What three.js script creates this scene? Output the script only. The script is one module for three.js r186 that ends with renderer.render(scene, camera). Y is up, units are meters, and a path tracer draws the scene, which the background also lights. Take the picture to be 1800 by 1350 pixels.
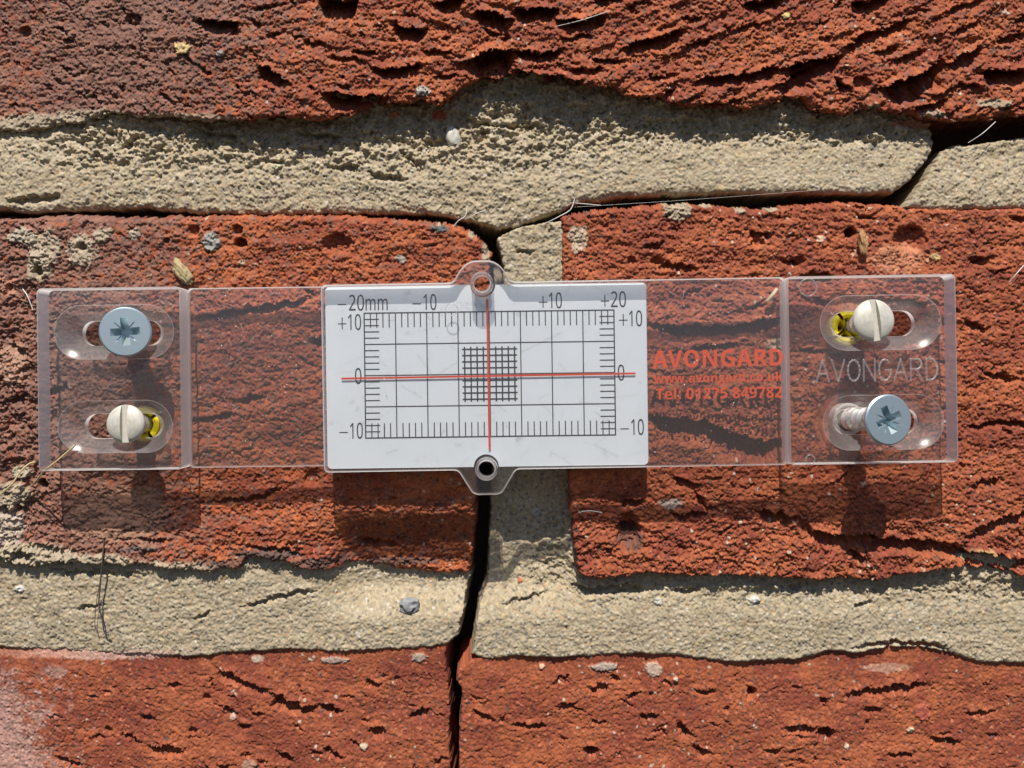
import * as THREE from 'three';
import { mergeGeometries, mergeVertices, toCreasedNormals } from 'three/addons/utils/BufferGeometryUtils.js';
import { FontLoader } from 'three/addons/loaders/FontLoader.js';
import { TextGeometry } from 'three/addons/geometries/TextGeometry.js';
import { Brush, Evaluator, SUBTRACTION } from 'three-bvh-csg';

// ---------------------------------------------------------------- camera, sky, sun, exposure
const MM = 0.001;
const FOCAL = 1669, CAM_Z = 157;                       // pixels of the 1800x1350 frame; millimetres
const scene = new THREE.Scene();
const camera = new THREE.PerspectiveCamera(2 * Math.atan(675 / FOCAL) * 180 / Math.PI, 4 / 3, 0.005, 50);
camera.position.set(0, 0, CAM_Z * MM);
camera.lookAt(0, 0, 0);
const SUN = new THREE.Vector3(-0.07, 1.5, 1).normalize();
{ // clear blue sky, a little paler towards the horizon; sunlit ground below it
  const N = 64, M = 32, d = new Float32Array(N * M * 4);
  for (let j = 0; j < M; j++) for (let i = 0; i < N; i++) {
    const up = Math.sin(((j + 0.5) / M - 0.5) * Math.PI), h = Math.pow(1 - Math.max(0, up), 3), o = (j * N + i) * 4;
    const c = up > 0 ? [0.10 + 0.17 * h, 0.16 + 0.17 * h, 0.31 + 0.11 * h] : [0.085, 0.075, 0.06];
    d[o] = c[0]; d[o + 1] = c[1]; d[o + 2] = c[2]; d[o + 3] = 1;
  }
  const t = new THREE.DataTexture(d, N, M, THREE.RGBAFormat, THREE.FloatType);
  t.mapping = THREE.EquirectangularReflectionMapping; t.magFilter = THREE.LinearFilter; t.minFilter = THREE.LinearFilter; t.needsUpdate = true;
  scene.background = t; scene.environment = t;
}
const sun = new THREE.DirectionalLight(0xfff6ea, 4.6);
sun.name = 'sun';
sun.position.copy(SUN).multiplyScalar(1);
sun.target.position.set(0, 0, 0);
sun.castShadow = true;
sun.shadow.mapSize.set(4096, 4096);
Object.assign(sun.shadow.camera, { left: -0.13, right: 0.13, top: 0.13, bottom: -0.13, near: 0.5, far: 1.5 });
sun.shadow.bias = -0.0002;
scene.add(sun, sun.target);
const renderer = new THREE.WebGLRenderer({ antialias: true });
renderer.toneMapping = THREE.LinearToneMapping;
renderer.toneMappingExposure = 1.28;
renderer.shadowMap.enabled = true;

// ---------------------------------------------------------------- helpers
let seed = 20240611;
const rnd = () => { seed = (seed * 1664525 + 1013904223) >>> 0; return seed / 4294967296; };
const sstep = (a, b, x) => { const t = Math.min(1, Math.max(0, (x - a) / (b - a))); return t * t * (3 - 2 * t); };
const lerp = (a, b, t) => a + (b - a) * t;
// a photo pixel on the plane z (mm)
const WX = (px, z = 0) => (px - 900) * (CAM_Z - z) / FOCAL;
const WY = (py, z = 0) => (675 - py) * (CAM_Z - z) / FOCAL;

const PERM = new Uint8Array(512), GX = new Float32Array(256), GY = new Float32Array(256);
{
  const p = Array.from({ length: 256 }, (_, i) => i);
  for (let i = 255; i > 0; i--) { const j = Math.floor(rnd() * (i + 1)); [p[i], p[j]] = [p[j], p[i]]; }
  for (let i = 0; i < 512; i++) PERM[i] = p[i & 255];
  for (let i = 0; i < 256; i++) { const a = rnd() * Math.PI * 2; GX[i] = Math.cos(a); GY[i] = Math.sin(a); }
}
function noise(x, y) {                                  // gradient noise, about -1..1
  const xf = Math.floor(x), yf = Math.floor(y), X = xf & 255, Y = yf & 255;
  x -= xf; y -= yf;
  const u = x * x * x * (x * (x * 6 - 15) + 10), v = y * y * y * (y * (y * 6 - 15) + 10);
  const a = PERM[X] + Y, b = PERM[X + 1] + Y;
  const h0 = PERM[a], h1 = PERM[b], h2 = PERM[a + 1], h3 = PERM[b + 1];
  const n0 = GX[h0] * x + GY[h0] * y, n1 = GX[h1] * (x - 1) + GY[h1] * y;
  const n2 = GX[h2] * x + GY[h2] * (y - 1), n3 = GX[h3] * (x - 1) + GY[h3] * (y - 1);
  const i0 = n0 + u * (n1 - n0), i1 = n2 + u * (n3 - n2);
  return 1.5 * (i0 + v * (i1 - i0));
}
function fbm(x, y, o) { let s = 0, a = 0.55; for (let i = 0; i < o; i++) { s += a * noise(x, y); x = x * 2.03 + 17.3; y = y * 2.03 - 9.1; a *= 0.5; } return s; }
const WR = { d: 0, d2: 0, r: 0, q: 0 };
function worley(x, y) {                                 // nearest scattered point: distance and two random numbers of its own
  const xf = Math.floor(x), yf = Math.floor(y);
  let best = 9, second = 9, id = 0;
  for (let j = -1; j <= 1; j++) for (let i = -1; i <= 1; i++) {
    const h = PERM[PERM[(xf + i) & 255] + ((yf + j) & 255)], h2 = PERM[h + ((xf + i) >> 4 & 31) + 7];
    const dx = xf + i + 0.5 + GX[h] * 0.46 - x, dy = yf + j + 0.5 + GY[h2] * 0.46 - y;
    const d = dx * dx + dy * dy;
    if (d < best) { second = best; best = d; id = h * 256 + h2; } else if (d < second) second = d;
  }
  WR.d = Math.sqrt(best); WR.d2 = Math.sqrt(second); WR.r = ((id * 7919) % 1009) / 1009; WR.q = ((id * 104729 + 3) % 2003) / 2003;
  return WR;
}
const shadowed = (m) => { m.castShadow = true; m.receiveShadow = true; return m; };
const names = new Map();
function numbered(name) { const n = names.get(name) ?? 0; names.set(name, n + 1); return n ? `${name}_${String(n).padStart(3, '0')}` : name; }
function part(name, geometry, material, parent, label) {
  const m = shadowed(new THREE.Mesh(geometry, material));
  m.name = name; parent.add(m);
  if (label) m.userData.label = label;
  return m;
}
function thing(name, label, category, group) {
  const g = new THREE.Group(); g.name = numbered(name);
  g.userData = { label, category }; if (group) g.userData.group = group;
  scene.add(g); return g;
}
function solo(name, geometry, material, label, category, group) {
  const m = shadowed(new THREE.Mesh(geometry, material)); m.name = numbered(name);
  m.userData = { label, category }; if (group) m.userData.group = group;
  scene.add(m); return m;
}

// ---------------------------------------------------------------- the brick wall
// A ledge is a line in photo pixels below which the face steps back: [width of the hollow in mm, [x, y, x, y ...], depth factor]
function ledges(list, deep = 1) {
  return list.map(([w, p, k = 1]) => {
    if (w > 0.95) { w *= Math.sqrt(deep); k *= deep; }
    const pts = []; let len = 0; const at = [0];
    for (let i = 0; i < p.length; i += 2) pts.push([WX(p[i]), WY(p[i + 1])]);
    for (let i = 1; i < pts.length; i++) { len += Math.hypot(pts[i][0] - pts[i - 1][0], pts[i][1] - pts[i - 1][1]); at.push(len); }
    const xs = pts.map((q) => q[0]), ys = pts.map((q) => q[1]), m = w * 1.6 + 1.2;
    return { w, k, pts, at, len, x0: Math.min(...xs) - m, x1: Math.max(...xs) + m, y0: Math.min(...ys) - m, y1: Math.max(...ys) + m };
  });
}
function ledgeAt(L, x, y) {
  if (x < L.x0 || x > L.x1 || y < L.y0 || y > L.y1) return 0;
  let best = 1e9, sign = 1, along = 0;
  for (let i = 1; i < L.pts.length; i++) {
    const [ax, ay] = L.pts[i - 1], [bx, by] = L.pts[i], dx = bx - ax, dy = by - ay;
    const t = Math.min(1, Math.max(0, ((x - ax) * dx + (y - ay) * dy) / (dx * dx + dy * dy)));
    const ex = x - ax - dx * t, ey = y - ay - dy * t, d = ex * ex + ey * ey;
    if (d < best) { best = d; sign = (dx * ey - dy * ex) * Math.sign(dx || 1) < 0 ? 1 : -1; along = L.at[i - 1] + t * (L.at[i] - L.at[i - 1]); }
  }
  const s = Math.sqrt(best) * sign + 0.09 * noise(x * 5.2, y * 5.2), taper = Math.min(1, Math.min(along, L.len - along) / (0.18 * L.len + 0.3) + 0.12), w = L.w * (0.45 + 0.55 * taper), depth = (1.05 * w + 0.4) * taper * L.k;
  if (s < -1.1) return 0;
  if (s < -0.15) return 0.2 * depth * (s + 1.1) / 0.95;
  if (s < 0.25) return lerp(0.2, -1, (s + 0.15) / 0.4) * depth;
  const q = s / (1.35 * w);
  return q > 1 ? 0 : -depth * (1 - q * q * (1.4 - 0.4 * q));
}
function randomLedges(n, poly, wMin, wMax, lMin, lMax, angle, spread) {
  const xs = poly.filter((_, i) => i % 2 === 0), ys = poly.filter((_, i) => i % 2), out = [];
  const x0 = Math.min(...xs), x1 = Math.max(...xs), y0 = Math.min(...ys), y1 = Math.max(...ys);
  for (let i = 0; i < n; i++) {
    const x = lerp(x0, x1, rnd()), y = lerp(y0, y1, rnd()), a = angle(x, y) + (rnd() - 0.5) * spread, l = lerp(lMin, lMax, rnd() ** 2) * 10.6, w = lerp(wMin, wMax, rnd() ** 2);
    const p = []; for (let k = 0; k < 4; k++) p.push(x + Math.cos(a) * l * (k / 3 - 0.5) + (rnd() - 0.5) * 5, y + Math.sin(a) * l * (k / 3 - 0.5) + (rnd() - 0.5) * 7);
    out.push([w, p]);
  }
  return out;
}
const FINE = 0.166;
function gridLine(fine, reach) {
  const a = []; for (let v = 0; v <= fine; v += FINE) a.push(v);
  let v = a[a.length - 1], d = FINE; while (v < reach) { d *= 1.28; v += Math.min(d, 1.6); a.push(v); }
  return [...a.slice(1).reverse().map((q) => -q), ...a];
}
const XS = gridLine(87.5, 118), YS = gridLine(66, 92);
function piece(name, opts, parent) {
  const poly = []; for (let i = 0; i < opts.poly.length; i += 2) poly.push([WX(opts.poly[i]), WY(opts.poly[i + 1])]);
  const n = poly.length, OUT = opts.out ?? 0.55, ragged = opts.ragged ?? 0.5;
  const bx0 = Math.min(...poly.map((p) => p[0])) - 1.5, bx1 = Math.max(...poly.map((p) => p[0])) + 1.5, by0 = Math.min(...poly.map((p) => p[1])) - 1.5, by1 = Math.max(...poly.map((p) => p[1])) + 1.5;
  const I = XS.filter((x) => x > bx0 && x < bx1), J = YS.filter((y) => y > by0 && y < by1), w = I.length;
  const index = new Int32Array(w * J.length).fill(-1), pos = [], col = [], c = [0, 0, 0];
  for (let j = 0; j < J.length; j++) for (let i = 0; i < w; i++) {
    const x = I[i], y = J[j];
    const wx = x + ragged * (0.7 * noise(x * 0.45 + 3, y * 0.45) + 0.58 * noise(x * 1.4, y * 1.4 + 8) + 0.24 * noise(x * 4.1, y * 4.1));
    const wy = y + ragged * (0.7 * noise(x * 0.45, y * 0.45 + 31) + 0.4 * noise(x * 1.4 + 5, y * 1.4) + 0.16 * noise(x * 4.1 + 9, y * 4.1));
    let d = 1e9, inside = false;
    for (let a = 0, b = n - 1; a < n; b = a++) {
      const ax = poly[a][0], ay = poly[a][1], dx = poly[b][0] - ax, dy = poly[b][1] - ay;
      const t = Math.min(1, Math.max(0, ((wx - ax) * dx + (wy - ay) * dy) / (dx * dx + dy * dy))), ex = wx - ax - dx * t, ey = wy - ay - dy * t, e = ex * ex + ey * ey;
      if (e < d) d = e;
      if (ay > wy !== poly[b][1] > wy && wx < dx * (wy - ay) / dy + ax) inside = !inside;
    }
    d = Math.sqrt(d) * (inside ? 1 : -1);
    if (d < -OUT) continue;
    let z = opts.height(x, y, d, c);
    const r = opts.round ?? 0.9;
    if (d < r) { const q = 1 - Math.max(0, d) / r; z -= (opts.roundDepth ?? r) * (1 - Math.sqrt(1 - q * q * 0.999)); }
    if (d < 0) z = lerp(z, opts.floor ? opts.floor(x) : -17, Math.min(1, Math.max(0, -d / OUT + 0.16 * noise(x * 2.9, y * 2.9) + 0.1 * noise(x * 6.5, y * 6.5))));
    index[j * w + i] = pos.length / 3;
    const lean = (opts.lean ?? 0) * Math.min(2.5, Math.max(-3.5, z - (opts.mid ?? 0)));   // layers weather into overhangs: what stands out also hangs down
    pos.push(x * MM, (y - lean) * MM, z * MM); col.push(c[0], c[1], c[2]);
  }
  const tri = [];
  for (let j = 0; j + 1 < J.length; j++) for (let i = 0; i + 1 < w; i++) {
    const a = index[j * w + i], b = index[j * w + i + 1], e = index[(j + 1) * w + i], g = index[(j + 1) * w + i + 1];
    if (a < 0 || b < 0 || e < 0 || g < 0) continue;
    if ((i + j) & 1) tri.push(a, b, g, a, g, e); else tri.push(a, b, e, b, g, e);
  }
  const geometry = new THREE.BufferGeometry();
  geometry.setAttribute('position', new THREE.Float32BufferAttribute(pos, 3));
  geometry.setAttribute('color', new THREE.Float32BufferAttribute(col, 3));
  geometry.setIndex(new THREE.BufferAttribute(new Uint32Array(tri), 1));
  geometry.computeVertexNormals();
  return part(name, geometry, opts.material, parent, opts.label);
}
const brickMaterial = new THREE.MeshStandardMaterial({ vertexColors: true, roughness: 0.88, metalness: 0 });
const mortarMaterial = new THREE.MeshStandardMaterial({ vertexColors: true, roughness: 0.86, metalness: 0 });
brickMaterial.name = 'fired_clay'; mortarMaterial.name = 'sand_mortar';

// patches of other matter on a face: [px, py, radius x px, radius y px, [r, g, b], share, height mm]
const patchesOf = (list) => list.map(([px, py, rx, ry, c, share = 1, h = 0]) => ({ x: WX(px), y: WY(py), rx: rx / 10.6, ry: ry / 10.6, c, share, h }));
function patch(list, x, y, c) {
  let h = 0;
  for (const p of list) {
    const dx = (x - p.x) / p.rx, dy = (y - p.y) / p.ry, d = dx * dx + dy * dy;
    if (d > 2.6) continue;
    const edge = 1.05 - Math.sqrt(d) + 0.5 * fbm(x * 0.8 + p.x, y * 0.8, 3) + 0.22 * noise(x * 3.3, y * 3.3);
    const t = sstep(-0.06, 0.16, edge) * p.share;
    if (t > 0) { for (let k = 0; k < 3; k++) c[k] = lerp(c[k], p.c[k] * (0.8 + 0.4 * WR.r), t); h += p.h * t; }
  }
  return h;
}
const pitsOf = (list) => list.map(([px, py, r, depth, sq = 1]) => ({ x: WX(px), y: WY(py), r: r / 10.6, depth, sq }));
function pits(list, x, y) {
  let h = 0;
  for (const p of list) {
    const dx = x - p.x, dy = (y - p.y) * p.sq, d = Math.hypot(dx, dy) / p.r;
    if (d < 1.4) h -= p.depth * sstep(1.15, 0.72, d + 0.18 * noise(x * 1.6 + 40, y * 1.6));
  }
  return h;
}
function brickFace(o) {
  const L = ledges(o.ledges ?? [], o.deep), P = patchesOf(o.patches ?? []), H = pitsOf(o.pits ?? []), FL = (o.flat ?? []).map(([px, py, r, z]) => [WX(px), WY(py), r, z]);
  const ca = Math.cos(o.turn ?? 0), sa = Math.sin(o.turn ?? 0), rough = o.rough ?? (() => 1), dirt = o.dirt ?? (() => 0), DC = o.dirtColor ?? [0.185, 0.108, 0.085], s0 = o.shift;
  return (x, y, d, c) => {
    const k = rough(x, y);
    const u = x * ca + y * sa + s0, v = -x * sa + y * ca;
    // warped place for the ledges, so that they break up
    const lx = x + 0.5 * noise(x * 0.55 + 2, y * 0.55) + 0.3 * noise(x * 1.7, y * 1.7) + 0.14 * noise(x * 4.4, y * 4.4 + 3), ly = y + 0.5 * noise(x * 0.55, y * 0.55 + 7) + 0.34 * noise(x * 1.7 + 4, y * 1.7) + 0.18 * noise(x * 4.4 + 6, y * 4.4);
    let z = o.base(x, y) + 0.75 * fbm(u / 17, v / 13, 2);
    z += k * 0.62 * fbm(u / 5.2, v / 2.9, 3);
    const crag = fbm(u / 1.02 + 70, v / 0.76, 3);
    z += k * (0.27 * crag - 1.0 * Math.max(0, -crag - 0.2));
    for (const l of L) z += ledgeAt(l, lx, ly);
    if (o.terrace) z += o.terrace(lx, ly, x, y);
    z += pits(H, x, y);
    worley(x * 2.7 + s0, y * 2.7);
    const grain = WR.r, tone = WR.q, gap = WR.d2 - WR.d;
    z += (0.35 + 0.65 * k) * (0.27 * Math.sqrt(Math.max(0, 1 - WR.d * WR.d * 1.5)) * (0.35 + grain) + 0.16 * noise(x * 5.6, y * 5.6));
    for (const [fx, fy, r, fz] of FL) { const t = sstep(r * 1.5, r, Math.hypot(x - fx, y - fy)); if (t > 0) z = lerp(z, fz + (z - fz) * 0.25, t); }
    // colour of the clay: mixed batches, each grain a little its own
    const a = fbm(u / 9 + 11, v / 6, 4), b = fbm(u / 2.4 - 5, v / 2 + 3, 3);
    const t = sstep(-0.45, 0.5, a + 0.5 * b);
    const m = 0.80 + 0.42 * tone;
    const deep = 0.9 + 0.1 * (s0 % 7) / 3.5; c[0] = lerp(0.235, 0.37, t) * m * deep; c[1] = lerp(0.053, 0.104, t) * m * deep; c[2] = lerp(0.024, 0.037, t) * m;
    if (gap < 0.10 && tone < 0.5) { c[0] *= 0.85; c[1] *= 0.8; c[2] *= 0.8; }
    if (grain > 0.997) { c[0] = 0.46; c[1] = 0.37; c[2] = 0.29; } else if (grain < 0.03) { c[0] = 0.12; c[1] = 0.055; c[2] = 0.045; } else if (grain > 0.96) { c[0] = 0.41; c[1] = 0.14; c[2] = 0.07; }
    const q = dirt(x, y);
    if (q > 0) {
      const g = sstep(0.4, -0.4, 1.1 * fbm(x * 0.55, y * 0.7, 4) + 0.6 * noise(x * 2.4, y * 2.4) + 0.6 - 1.25 * q);
      const dm = 0.65 + 0.7 * grain; for (let i = 0; i < 3; i++) c[i] = lerp(c[i], DC[i] * dm, g * 0.8);
    }
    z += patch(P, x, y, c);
    return z;
  };
}
function mortarFace(o) {
  const L = ledges(o.ledges ?? [], o.deep), P = patchesOf(o.patches ?? []), H = pitsOf(o.pits ?? []), crumble = o.crumble ?? (() => 0.3), s0 = o.shift;
  return (x, y, d, c) => {
    const k = crumble(x, y);
    const lx = x + 0.5 * noise(x * 0.6 + 2, y * 0.6) + 0.3 * noise(x * 1.9, y * 1.9), ly = y + 0.5 * noise(x * 0.6, y * 0.6 + 7) + 0.3 * noise(x * 1.9 + 4, y * 1.9);
    let z = o.base(x, y) + 0.3 * fbm(x / 9 + s0, y / 7, 2) + k * (1.35 * fbm(x / 3.1 + s0, y / 2.3, 3) + 0.8 * fbm(x / 1.05, y / 0.9, 2)) + 0.16 * fbm(x * 0.9, y * 1.1, 3);
    for (const l of L) z += ledgeAt(l, lx, ly);
    z += pits(H, x, y);
    worley(x * 1.15 + s0, y * 1.15);                    // coarse grains here and there
    const big = WR.r > 0.72 ? Math.sqrt(Math.max(0, 1 - WR.d * WR.d * 5.5)) : 0, bigTone = WR.q;
    worley(x * 3.0 + s0, y * 3.0);
    const g = WR.r, tone = WR.q, dome = Math.sqrt(Math.max(0, 1 - WR.d * WR.d * 1.7));
    z += (0.15 + 0.25 * k) * dome * (0.3 + g) + (0.06 + 0.3 * k) * big + 0.05 * noise(x * 6.1, y * 6.1);
    const a = fbm(x / 6 + s0, y / 4, 3), m = 0.78 + 0.44 * tone;
    c[0] = (0.360 + 0.06 * a) * m; c[1] = (0.302 + 0.06 * a) * m; c[2] = (0.205 + 0.06 * a) * m;
    if (g > 0.985) { c[0] = 0.52; c[1] = 0.49; c[2] = 0.43; } else if (g > 0.93) { c[0] = 0.46; c[1] = 0.37; c[2] = 0.21; } else if (g < 0.05) { c[0] = 0.16; c[1] = 0.14; c[2] = 0.115; } else if (g < 0.10) { c[0] = 0.40; c[1] = 0.27; c[2] = 0.16; }
    if (big > 0.25) { const e = 0.7 + 0.55 * bigTone; c[0] = 0.36 * e; c[1] = 0.31 * e; c[2] = 0.215 * e; }
    z += patch(P, x, y, c);
    return z;
  };
}

const wall = thing('brick_wall', 'weathered red brick wall with sandy mortar and a crack running through it', 'wall');
const SAND = [0.36, 0.30, 0.21], LIME = [0.55, 0.36, 0.29], SOOT = [0.075, 0.06, 0.055], GREYSTONE = [0.30, 0.29, 0.26];
const px = (x) => 900 + x * 10.63, py = (y) => 675 - y * 10.63;      // back to photo pixels on the wall plane

// upper course: one long brick, deeply weathered in layers
{
  const poly = [-400, -300, 2200, -300, 2200, 190, 1950, 200, 1800, 206, 1740, 214, 1700, 220, 1660, 218, 1620, 212, 1550, 200, 1530, 190, 1500, 205, 1450, 207, 1430, 200, 1405, 178, 1380, 176, 1350, 187, 1310, 197, 1220, 192, 1180, 188, 1160, 178, 1100, 176, 1080, 160, 1045, 156, 990, 153, 900, 140, 840, 148, 820, 158, 770, 190, 745, 178, 725, 187, 690, 187, 645, 198, 600, 210, 565, 217, 490, 211, 425, 217, 330, 217, 280, 216, 200, 212, 130, 225, 60, 238, 0, 245, -150, 250, -400, 250];
  const list = [
    [1.2, [350, 38, 390, 40, 430, 48]], [0.6, [440, 22, 500, 10]], [2.0, [560, 2, 600, 4, 632, 2]], [0.6, [470, 65, 500, 62]], [0.8, [535, 75, 575, 80]], [1.3, [460, 116, 480, 125, 515, 148]], [0.6, [285, 165, 310, 190]],
    [0.6, [345, 115, 380, 135]], [1.7, [568, 163, 600, 168, 640, 172, 686, 172]], [1.0, [658, 122, 700, 124, 745, 114]], [1.4, [693, 43, 720, 52, 752, 56]], [1.5, [832, 24, 865, 26, 905, 38]], [0.7, [845, 52, 885, 64]],
    [2.6, [815, 112, 850, 96, 905, 88]], [1.4, [898, 26, 945, 16, 985, 22]], [1.2, [972, 38, 1010, 40, 1068, 30]], [0.8, [1108, 10, 1120, 28]], [0.8, [1192, 36, 1232, 34]], [1.0, [896, 94, 945, 96, 990, 92]],
    [1.2, [1088, 94, 1115, 76, 1160, 70, 1202, 50]], [0.7, [1195, 88, 1250, 70]], [0.7, [1035, 107, 1100, 107]], [1.8, [896, 130, 960, 133, 1035, 148]],
    [1.0, [1212, 145, 1300, 133, 1380, 120]], [1.7, [1370, 122, 1425, 108, 1475, 98]], [1.0, [1470, 98, 1515, 64, 1575, 46, 1605, 36]], [0.8, [1650, 24, 1725, 2]], [1.4, [1352, 155, 1390, 144, 1430, 124]], [1.0, [1470, 142, 1490, 160]],
    [2.4, [1540, 160, 1600, 134, 1652, 108]], [1.2, [1650, 120, 1680, 104, 1722, 84]], [0.9, [1742, 76, 1802, 64]], [1.6, [1718, 128, 1760, 128, 1810, 128]], [0.9, [1620, 180, 1680, 150, 1725, 155]], [0.8, [1218, 187, 1282, 180]], [0.8, [1160, 172, 1182, 155]],
    [0.7, [1095, 168, 1150, 178]], [0.9, [1660, 62, 1720, 40]], [0.8, [1280, 60, 1340, 40]], [0.7, [980, 70, 1040, 62]], [0.9, [1000, 125, 1060, 122]], [0.8, [740, 90, 800, 95]], [0.8, [620, 90, 670, 96]], [0.7, [760, 140, 812, 132]], [0.9, [1560, 110, 1620, 88]], [0.8, [1130, 140, 1190, 132]],
    [1.3, [1500, 12, 1560, -8]], [1.1, [1300, 10, 1370, 0]], [1.2, [760, 10, 820, 0]], [1.0, [1040, 0, 1100, -6]], [1.0, [1600, 190, 1660, 178]],
    ...randomLedges(75, [420, -100, 1900, 215], 0.25, 0.95, 1.5, 7, (x) => lerp(0.35, -0.42, sstep(500, 1500, x)), 0.5),
    ...randomLedges(60, [0, -60, 620, 225], 0.2, 0.6, 1, 4, () => 0.55, 0.8),
  ];
  piece('brick', { material: brickMaterial, lean: 0.52, mid: 1.2, out: 0.8, floor: (x) => lerp(-5, -11, sstep(1560, 1680, px(x))), poly, ragged: 0.8, round: 1.5, roundDepth: 1.2, label: 'long upper brick, weathered into dark layered ledges', height: brickFace({
    shift: 3, turn: 0.1, ledges: list, deep: 1.75,
    base: (x, y) => lerp(-0.9, 1.6, sstep(60, 520, px(x) + 0.4 * (200 - py(y)))) - 0.5 * sstep(950, 1500, px(x)),
    terrace: (lx, ly, x, y) => {                         // bedding planes: the face leans out, then breaks back
      const s = sstep(380, 800, px(x)); if (s === 0) return 0;
      const slope = lerp(0.32, -0.36, sstep(520, 1480, px(x))), u = (-ly - lx * slope) / 2.7 + 0.6 * fbm(lx / 9, ly / 6, 2), f = u - Math.floor(u), on = sstep(-0.25, 0.3, noise(lx / 6 + 50, Math.floor(u) * 7.7));
      return s * on * 0.5 * (f < 0.86 ? f / 0.86 : (1 - f) / 0.14);
    },
    rough: (x, y) => lerp(0.85, 1.05, sstep(200, 700, px(x))),
    dirt: (x, y) => 0.92 * sstep(720, 180, px(x) + 0.6 * (py(y) - 60)) * lerp(0.62, 1, sstep(20, 180, px(x))) + 0.1,
    patches: [[325, 88, 14, 10, [0.56, 0.42, 0.2], 1, 0.5], [392, 98, 6, 6, GREYSTONE, 1, 0.2], [60, 230, 90, 22, SAND, 0.9, 0.3], [160, 216, 70, 16, SAND, 0.85, 0.2], [330, 212, 90, 8, SAND, 0.6, 0.1], [745, 162, 13, 8, [0.4, 0.38, 0.33], 0.95, 0.4], [1040, 40, 14, 6, [0.45, 0.42, 0.4], 0.7], [1375, 32, 6, 6, [0.5, 0.4, 0.16], 1, 0.3], [1740, 185, 30, 8, SAND, 0.8, 0.2], [1640, 205, 20, 7, SAND, 0.8, 0.2], [1530, 192, 12, 7, SAND, 0.8, 0.2]],
    pits: [[1505, 20, 12, 1.6], [1510, 150, 16, 1.4, 1.4], [40, 65, 10, 1.2], [235, 42, 16, 1.0, 1.4]],
  }) }, wall);
}
// upper bed joint, the long piece left of the crack
{
  const poly = [-400, 160, 300, 150, 700, 120, 1000, 110, 1500, 150, 1650, 190, 1648, 225, 1652, 246, 1640, 272, 1602, 316, 1572, 338, 1475, 338, 1400, 338, 1325, 336, 1250, 339, 1100, 343, 1020, 355, 965, 377, 905, 397, 870, 400, 840, 390, 775, 376, 700, 374, 550, 374, 425, 374, 300, 370, 250, 362, 190, 366, 50, 372, 0, 366, -100, 368, -400, 368];
  piece('mortar_bed', { material: mortarMaterial, out: 0.9, floor: () => -12, poly, ragged: 0.4, lean: 0.12, mid: -1.5, round: 1.3, roundDepth: 0.9, label: 'upper bed of sandy mortar, crumbling along its top', height: mortarFace({
    shift: 9,
    base: (x, y) => { const Y = py(y), X = px(x); return lerp(-2.6 + 0.45 * sstep(950, 1150, X), -1.0, sstep(205, 330, Y)) + 1.1 * sstep(150, 20, X) * sstep(225, 270, Y) + 0.4 * sstep(900, 1200, X) * sstep(230, 270, Y) + 0.7 * sstep(420, 140, X) * sstep(300, 210, Y); },
    crumble: (x, y) => { const Y = py(y), X = px(x); return (0.30 + 0.95 * sstep(325, 240, Y)) * lerp(1, 0.22, sstep(850, 1200, X) * sstep(225, 262, Y)) * lerp(0.5, 1, sstep(60, 160, X)); },
    ledges: [[0.9, [10, 352, 50, 345, 110, 338]], [0.8, [200, 260, 235, 230]], [0.9, [330, 228, 420, 230]], [0.9, [500, 225, 560, 230, 610, 235]], [0.7, [450, 270, 500, 280]], [0.8, [640, 300, 720, 310]], [0.6, [700, 260, 740, 285]], [0.8, [820, 205, 900, 215, 960, 212]], [0.5, [560, 290, 640, 285]]],
    patches: [[1540, 255, 10, 6, [0.14, 0.13, 0.11], 0.8], [770, 197, 14, 10, [0.42, 0.09, 0.04], 0.9, 0.3], [690, 195, 10, 6, [0.42, 0.09, 0.04], 0.8, 0.2], [1270, 330, 6, 5, [0.5, 0.42, 0.2], 1, 0.2], [485, 290, 6, 5, [0.5, 0.5, 0.32], 1, 0.3], [1620, 212, 40, 8, [0.40, 0.12, 0.06], 0.7]],
  }) }, wall);
}
// upper bed joint, the piece right of the crack
{
  const poly = [1591, 363, 1622, 320, 1662, 262, 1682, 253, 1750, 246, 1800, 238, 1950, 235, 2200, 230, 2200, 372, 1800, 367, 1700, 367, 1650, 371];
  piece('mortar_bed', { material: mortarMaterial, poly, ragged: 0.35, round: 0.9, label: 'small upper piece of mortar split off by the crack', height: mortarFace({
    shift: 21, base: (x, y) => lerp(-1.2, -0.2, sstep(260, 340, py(y))), crumble: () => 0.25,
  }) }, wall);
}
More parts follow.
